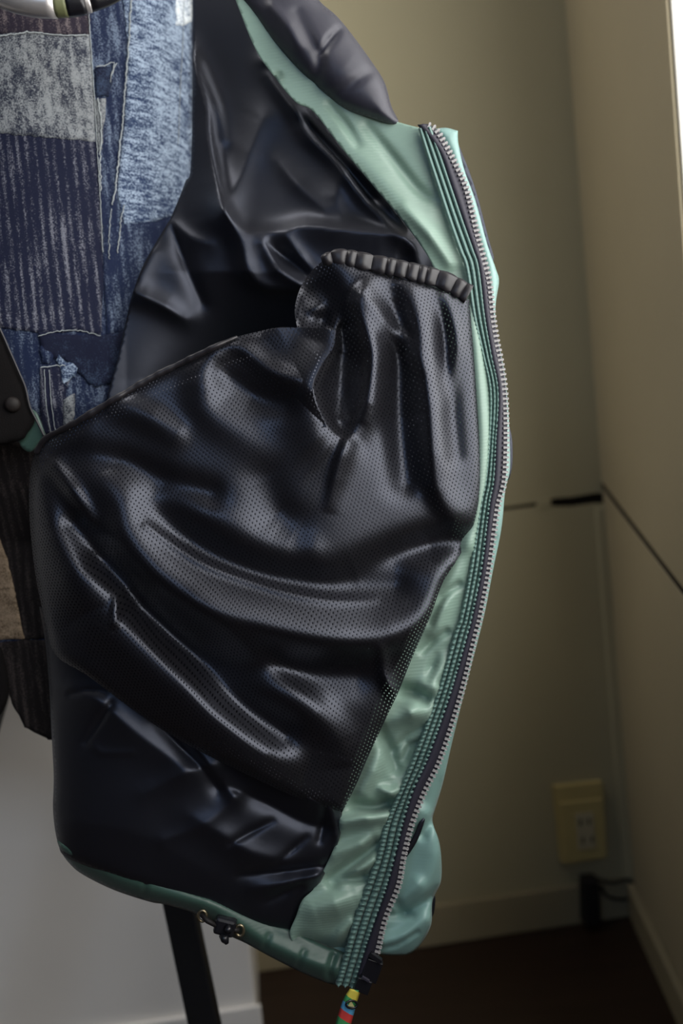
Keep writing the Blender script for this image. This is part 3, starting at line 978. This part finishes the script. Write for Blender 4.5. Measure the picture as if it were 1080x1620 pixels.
# --- green facing between lining and zip
PL = [(661, 203), (672, 240), (690, 295), (708, 350), (724, 395), (735, 425), (747, 500), (761, 560), (773, 620), (771, 700), (765, 760), (757, 800), (742, 900), (726, 980), (718, 1000), (689, 1100), (651, 1200), (631, 1250), (608, 1300), (596, 1350), (578, 1400), (560, 1450), (546, 1500), (530, 1557)]
PR = [(682, 200), (697, 240), (716, 295), (735, 350), (751, 395), (760, 425), (769, 500), (779, 560), (790, 620), (786, 700), (783, 760), (776, 800), (764, 900), (748, 980), (743, 1000), (714, 1100), (679, 1200), (656, 1250), (641, 1300), (629, 1350), (616, 1400), (599, 1450), (582, 1500), (562, 1562)]
fc_f = [
    fold([(580, 200, -4), (620, 250, -9), (660, 300, -9), (684, 318, -3)], 8, 9),
    fold([(540, 215, 4), (600, 280, 8), (660, 350, 8), (705, 410, 6)], 22, 20),
    fold([(440, 120, -5), (428, 132, -8)], 6, 7),
    fold([(520, 165, -4), (548, 200, -8), (565, 228, -4)], 6, 7),
    fold([(640, 330, 4), (680, 370, 10), (712, 415, 8)], 10, 10),
    fold([(744, 480, 12), (752, 540, 18), (759, 620, 18), (763, 700, 18), (758, 790, 18), (742, 860, 12)], 14, 17),
    # quilted puffs lower down
    fold([(740, 860, 6), (700, 960, 18), (690, 1000, 12)], 16, 16),
    fold([(725, 925, -12), (700, 945, -15), (680, 985, -9)], 6, 6),
    fold([(706, 1000, -12), (684, 1015, -18), (668, 1030, -9)], 6, 5),
    fold([(690, 1040, -6), (684, 1055, -15), (676, 1075, -6)], 7, 7),
    fold([(700, 1050, 9), (676, 1090, 21), (650, 1120, 12)], 14, 12),
    fold([(628, 1090, -15), (655, 1096, -33), (674, 1105, -27)], 10, 11),
    fold([(690, 1090, 12), (682, 1110, 15)], 8, 8),
    fold([(615, 1140, 15), (650, 1130, 30), (676, 1125, 18)], 16, 14),
    fold([(625, 1185, -12), (645, 1165, -14), (668, 1150, -6)], 5, 6),
    fold([(605, 1160, -9), (618, 1190, -24), (628, 1215, -18)], 10, 9),
    fold([(640, 1200, -15), (648, 1180, -21), (662, 1175, -12)], 8, 8),
    fold([(600, 1190, 12), (590, 1220, 21), (575, 1250, 15)], 14, 14),
    fold([(560, 1272, -15), (590, 1278, -33), (612, 1270, -36)], 9, 8),
    fold([(545, 1300, 21), (580, 1293, 33), (610, 1290, 24)], 16, 9),
    fold([(605, 1250, 15), (618, 1255, 21), (630, 1250, 12)], 8, 8),
    fold([(520, 1390, -15), (560, 1365, -21), (595, 1335, -21)], 8, 8),
    fold([(530, 1350, 12), (570, 1335, 21), (592, 1320, 12)], 16, 12),
    fold([(540, 1395, 12), (565, 1378, 21), (590, 1360, 15)], 9, 9),
    fold([(525, 1400, -12), (545, 1392, -24), (575, 1388, -21)], 6, 8),
    fold([(500, 1440, 18), (530, 1430, 27), (560, 1420, 15)], 26, 18),
    fold([(525, 1495, 9), (540, 1475, 15), (555, 1460, 12)], 8, 8),
    fold([(480, 1490, -18), (520, 1500, -27), (545, 1505, -21)], 12, 12),
]


def facing_base(X, Y):
    h = -40 + np.clip((X - 380) / 300, 0, 1) * 38
    k = np.clip((Y - 420) / 200, 0, 1)
    h2 = 4 - np.clip((Y - 1250) / 250, 0, 1.3) ** 2 * 22
    return h * (1 - k) + h2 * k


facing_h = stack([facing_base, lambda X, Y: 1.6 * wob(X, Y, 0.05, 11)] + fc_f)
F_OUT = [(352, -60, 1), (395, -30), (425, 45), (460, 85), (500, 125), (540, 160), (585, 180), (640, 196), (663, 202, 1)] + [(x + 3, y) for x, y in PL[1:-1]] + [(535, 1556, 1), (508, 1530), (470, 1500, 1), (458, 1478), (468, 1450), (478, 1424), (497, 1405), (517, 1366), (535, 1320), (536, 1270),
         (560, 1200), (600, 1100), (640, 1020), (690, 900), (715, 840), (722, 700), (712, 560), (690, 470), (684, 420), (640, 354), (590, 294), (540, 234), (495, 176), (466, 160), (428, 114), (404, 78), (380, 20)]
sheet('facing', F_OUT, facing_h, 'green_facing', VE, 4.0, 0.0012)

# --- three gathered elastic channels beside the zip
pl_a, pr_a = interp_path(PL, 1.6), None
ts = np.linspace(0, 1, 1000)


def resample(keys, t):
    p = interp_path(keys, 2)
    s = np.concatenate([[0], np.cumsum(np.linalg.norm(np.diff(p, axis=0), axis=1))])
    s /= s[-1]
    return np.column_stack([np.interp(t, s, p[:, 0]), np.interp(t, s, p[:, 1])])


A, B = resample(PL, ts), resample(PR, ts)
LEN = 1400.0
edge_h = lambda Y: 14 - np.clip((Y - 1250) / 250, 0, 1.3) ** 2 * 16 - np.clip((420 - Y) / 220, 0, 1) * 4
K = 8
for c in range(3):
    vv, ff = [], []
    rr_ = np.random.default_rng(20 + c)
    phase = np.cumsum(np.interp(ts, np.linspace(0, 1, 120), rr_.uniform(0.75, 1.35, 120)))
    phase = phase / phase[-1] * LEN / 7.6 * 2 * math.pi
    gath = np.clip((ts - 0.12) / 0.5, 0.05, 1.0) * np.interp(ts, np.linspace(0, 1, 90), rr_.uniform(0.45, 1.25, 90))
    for i in range(len(ts)):
        yy = 0.5 * (A[i, 1] + B[i, 1])
        for k in range(K):
            u = k / (K - 1)
            g = (c + u) / 3
            slant = 1.5 * (u - 0.5)
            x = A[i, 0] + (B[i, 0] - A[i, 0]) * g + (0.9 * gath[i] * math.sin(phase[i] * 0.5) if (c == 0 and k == 0) else 0)
            y = A[i, 1] + (B[i, 1] - A[i, 1]) * g
            dome = math.sin(math.pi * u)
            h = float(edge_h(yy)) + 6.5 * dome ** 0.7 - 3 + 4.2 * gath[i] * math.sin(phase[i] + slant) * (0.25 + 0.75 * dome)
            vv.append(V(x, y, h))
    for i in range(len(ts) - 1):
        for k in range(K - 1):
            ff.append((i * K + k, (i + 1) * K + k, (i + 1) * K + k + 1, i * K + k + 1))
    ch = mesh('elastic_channel', vv, ff, 'green_channel', VE)
    md = ch.modifiers.new('solid', 'SOLIDIFY')
    md.thickness = 0.002

# --- zip: tape with teeth
ZP = [(674, 198), (688, 206), (702, 228), (720, 262), (737, 302), (753, 370), (765, 415), (773, 450), (778, 500), (784, 540), (790, 570), (797, 620), (799, 690), (796, 760), (785, 805), (772, 900), (757, 980), (751, 1002), (727, 1100), (695, 1200), (671, 1250), (651, 1300), (638, 1350), (629, 1400), (609, 1450), (597, 1500), (592, 1516)]
TL = PR[:]
TL[0] = (664, 198)
tt = np.linspace(0, 1, 420)
Za, Zb = resample([(664, 197)] + PR[1:-1] + [(568, 1545)], tt), resample(ZP, tt)
vv, ff = [], []
K = 7
for i in range(len(tt)):
    yy = Zb[i, 1]
    eh = float(edge_h(np.array(yy)))
    for k in range(K):
        u = k / (K - 1)
        q = Za[i] * (1 - u) + (Zb[i] + np.array([2.5, 0])) * u
        pip = 5.5 * math.exp(-((u - 0.18) / 0.16) ** 2)
        vv.append(V(q[0] - (3 if k == 0 else 0), q[1], eh - 2 + pip - 3 * u))
for i in range(len(tt) - 1):
    for k in range(K - 1):
        ff.append((i * K + k, (i + 1) * K + k, (i + 1) * K + k + 1, i * K + k + 1))
zt = mesh('zipper_tape', vv, ff, 'tape_navy', VE)
md = zt.modifiers.new('solid', 'SOLIDIFY')
md.thickness = 0.001
# one tooth: a block with a narrower neck and a wider head, about 4 x 2 x 2.5 mm
prof = [(-4.0, 1.9), (-1.5, 1.9), (0.6, 1.35), (2.2, 2.1), (4.4, 1.9), (5.4, 0.9)]
tv = []
for zt_ in (1.0, -1.0):
    for x, yy in prof:
        tv.append((x * PX, yy * PX, zt_ * 2.6 * PX * (0.8 if x > 5 else 1)))
    for x, yy in prof[::-1]:
        tv.append((x * PX, -yy * PX, zt_ * 2.6 * PX * (0.8 if x > 5 else 1)))
n = len(prof) * 2
tf = [list(range(n))[::-1], list(range(n, 2 * n))] + [[i, (i + 1) % n, n + (i + 1) % n, n + i] for i in range(n)]
tme = bpy.data.meshes.new('tooth')
tme.from_pydata(tv, [], tf)
bm = bmesh.new()
bm.from_mesh(tme)
bmesh.ops.recalc_face_normals(bm, faces=bm.faces)
bm.to_mesh(tme)
bm.free()
tme.materials.append(MATS['tooth_plastic'])
zpath = interp_path(ZP, 1)
zs = np.concatenate([[0], np.cumsum(np.linalg.norm(np.diff(zpath, axis=0), axis=1))])
nt_ = int(zs[-1] / 7.7)
for i in range(nt_):
    s = (i + 0.5) * zs[-1] / nt_
    x, y = np.interp(s, zs, zpath[:, 0]), np.interp(s, zs, zpath[:, 1])
    x2, y2 = np.interp(s + 3, zs, zpath[:, 0]), np.interp(s + 3, zs, zpath[:, 1])
    eh = float(edge_h(np.array(y)))
    p = V(x + 1, y, eh - 1)
    t = (V(x2 + 1, y2, eh - 1) - p).normalized() if s + 3 < zs[-1] else t
    zax = (-fw).normalized()
    xax = t.cross(zax).normalized() * -1
    if xax.dot(rt) < 0:
        xax = -xax
    yax = zax.cross(xax).normalized()
    o = bpy.data.objects.new('tooth', tme)
    COL.objects.link(o)
    o.parent = zt
    o.matrix_local = Matrix(((xax.x, yax.x, zax.x, p.x), (xax.y, yax.y, zax.y, p.y), (xax.z, yax.z, zax.z, p.z), (0, 0, 0, 1)))


def block(name, cx, cy, h, wx, wy, dz, ang, mat, parent, bev=1.2):
    c, s = math.cos(ang), math.sin(ang)
    q = [V(cx + a * c - b_ * s, cy + a * s + b_ * c, h) for a, b_ in ((-wx / 2, -wy / 2), (wx / 2, -wy / 2), (wx / 2, wy / 2), (-wx / 2, wy / 2))]
    return prism(name, q, fw * dz * PX, mat, parent, bev * PX)


za = 0.36
bx = block('zip_box', 588, 1537, 6, 26, 34, 12, za, 'black_plastic', VE)
block('zip_pin', 594, 1517, 9, 22, 8, 10, za + 0.25, 'black_plastic', VE)
block('zip_slider', 574, 1561, 9, 24, 22, 12, za, 'black_plastic', VE)
block('slider_crown', 578, 1550, 13, 14, 5, 5, za + 0.2, 'tape_navy', VE)
# patterned pull cord
m, nt2, b, N, L = nodes('pull_print')
tc = N('ShaderNodeTexCoord')
mp = N('ShaderNodeMapping')
mp.inputs['Rotation'].default_value = (0, math.radians(-38), 0)
L(tc.outputs['Object'], mp.inputs[0])
sp = N('ShaderNodeSeparateXYZ')
L(mp.outputs[0], sp.inputs[0])
mul = N('ShaderNodeMath')
mul.operation = 'MULTIPLY'
mul.inputs[1].default_value = 1 / 0.030
L(sp.outputs[2], mul.inputs[0])
fr = N('ShaderNodeMath')
fr.operation = 'FRACT'
L(mul.outputs[0], fr.inputs[0])
rp = N('ShaderNodeValToRGB')
rp.color_ramp.interpolation = 'CONSTANT'
cols = [(0.0, (0.75, 0.62, 0.08)), (0.22, (0.05, 0.32, 0.10)), (0.46, (0.72, 0.06, 0.05)), (0.66, (0.12, 0.45, 0.75)), (0.84, (0.05, 0.32, 0.10))]
rp.color_ramp.elements[0].position, rp.color_ramp.elements[0].color = 0.0, cols[0][1] + (1,)
rp.color_ramp.elements[1].position, rp.color_ramp.elements[1].color = cols[1][0], cols[1][1] + (1,)
for ps, c_ in cols[2:]:
    e = rp.color_ramp.elements.new(ps)
    e.color = c_ + (1,)
L(fr.outputs[0], rp.inputs[0])
L(rp.outputs[0], b.inputs['Base Color'])
b.inputs['Roughness'].default_value = 0.7
pc = interp_path([(562, 1566, 8), (555, 1580, 10), (547, 1605, 11), (538, 1640, 11), (531, 1680, 11)], 5)
vv, ff = [], []
for i, (x, y, wd) in enumerate(pc):
    for k in range(6):
        an = 2 * math.pi * k / 6
        vv.append(V(x + wd * math.cos(an) * 1.05, y + wd * 0.25 * math.cos(an), 7 + 3.2 * math.sin(an)))
for i in range(len(pc) - 1):
    for k in range(6):
        ff.append((i * 6 + k, i * 6 + (k + 1) % 6, (i + 1) * 6 + (k + 1) % 6, (i + 1) * 6 + k))
ff += [list(range(6)), list(range((len(pc) - 1) * 6, len(pc) * 6))]
pu = mesh('pull_cord', vv, ff, 'pull_print', VE)
pu['label'] = 'bright multicoloured pull tape'
tube('pull_ring', [V(556 + 9 * math.cos(a), 1587 + 6 * math.sin(a) + 2, 13 - 3 * math.cos(a)) for a in np.linspace(0, 2 * math.pi, 16, endpoint=False)], 1.8 * PX, 'black_plastic', pu, 6, True)
tri = prism('pull_badge', [V(550, 1592, 12.5), V(560, 1593, 12.5), V(555, 1583, 12.5)], fw * 2 * PX, simple('badge_yellow', (0.62, 0.58, 0.25), 0.5, 0.4), pu)

# --- outer shell: seen beyond the zip, and behind everything
def shell_base(X, Y):
    return -34 - 26 * np.exp(-((X - 420) / 260) ** 2 - ((Y - 900) / 420) ** 2) - np.clip(240 - X, 0, 300) ** 2 * 0.0026


sheet('outer_shell', [(100, 780), (62, 850), (66, 930), (80, 1040), (86, 1170), (90, 1280), (104, 1345), (180, 1392), (300, 1430), (430, 1496), (540, 1546, 1), (580, 1480), (610, 1390), (650, 1270), (690, 1160), (730, 1060), (760, 950), (785, 820), (795, 720),
                      (792, 600), (780, 500, 1), (750, 520), (735, 640), (600, 700), (400, 690), (250, 690)], shell_base, 'green_shell', VE, 14, 0.004)
sf = [
    fold([(725, 240, 8), (750, 320, 14), (778, 420, 16), (776, 500, 8)], 14, 10),
    fold([(700, 1240, -4), (690, 1285, -12), (668, 1320, -10)], 9, 9),
    fold([(665, 1285, 10), (685, 1300, 8), (690, 1350, 14), (670, 1410, 12)], 30, 12),
    fold([(605, 1448, -4), (640, 1445, -12), (670, 1428, -12), (692, 1408, -6)], 7, 7),
    fold([(625, 1435, 4), (640, 1420, 10), (660, 1400, 10)], 12, 12),
    fold([(630, 1432, -10), (640, 1444, -16), (650, 1448, -6)], 6, 6),
    fold([(610, 1490, 10), (640, 1480, 14), (672, 1455, 12)], 16, 12),
    fold([(600, 1500, -4), (625, 1496, -6), (660, 1475, -5)], 4, 4),
    fold([(798, 690, 8), (794, 760, 10), (785, 840, 6)], 12, 8),
]
shell_h = stack([lambda X, Y: -20 + 1.2 * wob(X, Y, 0.05, 21)] + sf)
sheet('outer_shell', [(688, 204, 1), (705, 202), (724, 207, 1), (725, 228), (734, 268), (752, 318), (770, 385), (784, 425), (789, 445), (784, 480), (784, 520), (796, 580), (803, 640), (806, 700), (806, 745), (799, 775), (793, 835), (780, 900), (764, 980), (738, 1080), (716, 1170), (700, 1240),
                      (688, 1280), (684, 1300), (694, 1330), (698, 1360), (697, 1395), (684, 1425), (682, 1462), (668, 1490), (650, 1508), (625, 1512), (598, 1510, 1), (585, 1500), (610, 1400), (640, 1290), (680, 1180), (720, 1060), (750, 930), (770, 800), (775, 640), (765, 500), (740, 350), (705, 240)],
      shell_h, 'green_shell', VE, 3.5, 0.0025, edge=(10, 6))
# dark outer edge just showing behind the shell
sheet('storm_flap', [(722, 225), (732, 245), (752, 300), (772, 375), (781, 410), (770, 415), (745, 330), (720, 250)], lambda X, Y: -38 + 0 * X, 'lining_nylon', VE, 5, 0.002)
sheet('storm_flap', [(798, 660), (809, 690), (810, 735), (803, 760), (794, 740), (792, 690)], lambda X, Y: -36 + 0 * X, 'lining_nylon', VE, 5, 0.002)
sheet('storm_flap', [(672, 1296), (660, 1330), (640, 1360), (628, 1370), (634, 1352), (652, 1326), (664, 1300)], lambda X, Y: -6 + 0 * X, 'lining_nylon', VE, 4, 0.001)
sheet('storm_flap', [(678, 1420), (688, 1418), (686, 1445), (680, 1452)], lambda X, Y: -40 + 0 * X, 'lining_nylon', VE, 4, 0.001)

# --- hem
hf = [
    fold([(100, 1345, 8), (180, 1390, 12), (260, 1418, 12), (340, 1442, 10), (420, 1490, 12), (500, 1525, 14), (535, 1535, 10)], 16, 16),
    fold([(425, 1480, -3), (418, 1500, -6)], 4, 4),
    fold([(480, 1505, -3), (470, 1530, -6)], 4, 5),
    fold([(230, 1400, -3), (226, 1420, -5)], 5, 5),
    fold([(528, 1512, -6), (520, 1540, -8), (525, 1556, -6)], 5, 5),
]
hem_h = stack([lambda X, Y: -28 + np.clip((X - 300) / 250, 0, 1) * 12 - np.clip(260 - X, 0, 300) ** 2 * 0.0015 - 0.7 * (Y - (1335 + 0.36 * (X - 100)) - 40) * np.clip((430 - X) / 100, 0, 1) + 1.5 * wob(X, Y, 0.09, 31)] + hf)
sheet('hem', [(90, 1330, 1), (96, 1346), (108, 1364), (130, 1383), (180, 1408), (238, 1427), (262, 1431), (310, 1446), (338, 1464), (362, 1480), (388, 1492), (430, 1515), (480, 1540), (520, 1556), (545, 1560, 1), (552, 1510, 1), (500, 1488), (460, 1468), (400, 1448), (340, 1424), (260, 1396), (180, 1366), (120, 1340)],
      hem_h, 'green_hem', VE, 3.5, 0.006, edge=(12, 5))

# cord lock and eyelets
cl = block('cord_lock', 355, 1469, 8, 34, 28, 20, 0.25, 'black_plastic', VE, 5)
tube('lock_button', [V(360, 1468, 10), V(362, 1473, 20)], [6 * PX, 5 * PX], 'black_plastic', cl, 10)
tube('lock_tip', [V(350, 1478, 6), V(356, 1486, 10), V(359, 1493, 10)], [5 * PX, 7 * PX, 3 * PX], 'black_plastic', cl, 10)
for ex, ey in ((320, 1449), (379, 1472)):
    tube('eyelet', [V(ex + 6.5 * math.cos(a), ey + 8.5 * math.sin(a), -3) for a in np.linspace(0, 2 * math.pi, 20, endpoint=False)], 2.4 * PX, 'brass_dark', VE, 8, True)
tube('drawcord', [V(319, 1447, -2), V(328, 1457, 3), V(342, 1464, 4)], 4 * PX, 'black_rubber', VE, 8)
tube('drawcord', [V(366, 1471, 3), V(378, 1472, 0)], 4 * PX, 'black_rubber', VE, 8)

# --- collar
cf = [
    fold([(420, -20, 10), (470, 50, 22), (540, 110, 30), (600, 165, 18)], 50, 40),
    fold([(538, 45, -4), (522, 62, -12), (508, 82, -6)], 6, 7),
    fold([(470, 20, -4), (490, 60, -8), (505, 95, -10), (500, 125, -6)], 10, 10),
    fold([(430, 10, 6), (455, 40, 10), (470, 70, 6)], 10, 10),
    fold([(590, 110, -3), (560, 130, -7), (530, 150, -4)], 9, 9),
]
collar_h = stack([lambda X, Y: -40 + np.clip((X - 340) / 260, 0, 1) * 40 + 1.5 * wob(X, Y, 0.04, 41)] + cf)
sheet('collar', [(330, -90, 1), (470, -90, 1), (485, -30), (506, 2), (532, 25), (557, 55), (586, 95), (608, 130), (619, 168), (630, 192), (622, 198), (590, 188), (545, 172), (505, 140), (470, 108), (432, 66), (395, 18), (350, -30)],
      collar_h, 'collar_nylon', VE, 4.0, 0.010, edge=(22, 9))

# --- the other edge of the vest showing at the left
sheet('armhole_facing', [(-120, 380, 1), (-30, 460), (0, 520), (16, 556), (30, 588), (40, 612), (47, 642), (56, 662), (44, 684), (20, 700), (-120, 720, 1)], lambda X, Y: -66 - 0.15 * X - 0.06 * (Y - 620) + 1.5 * wob(X, Y, 0.04, 51), 'black_cotton', VE, 6, 0.002, edge=(6, 5))
pp = interp_path([(-30, 462), (0, 521), (16, 557), (30, 589), (40, 613), (47, 643), (57, 664), (70, 690)], 3)
tube('edge_binding', [V(x, y, -65 - 0.15 * x - 0.06 * (y - 620)) for x, y in pp], 2.2 * PX, 'dark_band', VE, 6)
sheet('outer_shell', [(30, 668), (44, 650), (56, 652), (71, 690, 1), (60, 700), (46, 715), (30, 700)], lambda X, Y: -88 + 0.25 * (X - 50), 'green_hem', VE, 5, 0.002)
tube('snap_button', [V(20, 640, -72), V(20, 640, -66), V(20, 640, -62)], [13 * PX, 13 * PX, 9 * PX], 'snap_dark', VE, 20)
sheet('opposite_front', [(-330, -90, 1), (-130, -90, 1), (-115, 100), (-85, 300), (-44, 440), (-10, 505), (-22, 560), (-30, 640), (-20, 720), (-16, 900), (-12, 1005), (2, 1025), (10, 1052), (14, 1080), (13, 1104), (7, 1120), (-4, 1136), (-40, 1156), (-330, 1165, 1)],
      torso_h(14), 'black_cotton', VE, 8, 0.004, edge=(10, 6))
for sy in (-20, 180, 380, 600, 840):
    xs = np.linspace(-325, -150 if sy < 400 else -60, 30)
    dd = torso_d(xs, np.full(30, sy)) - 15 * PX
    tube('quilt_seam', [P(x, sy + 6 * math.sin(x * 0.05), d) for x, d in zip(xs, dd)], 1.5 * PX, 'dark_band', VE, 5)
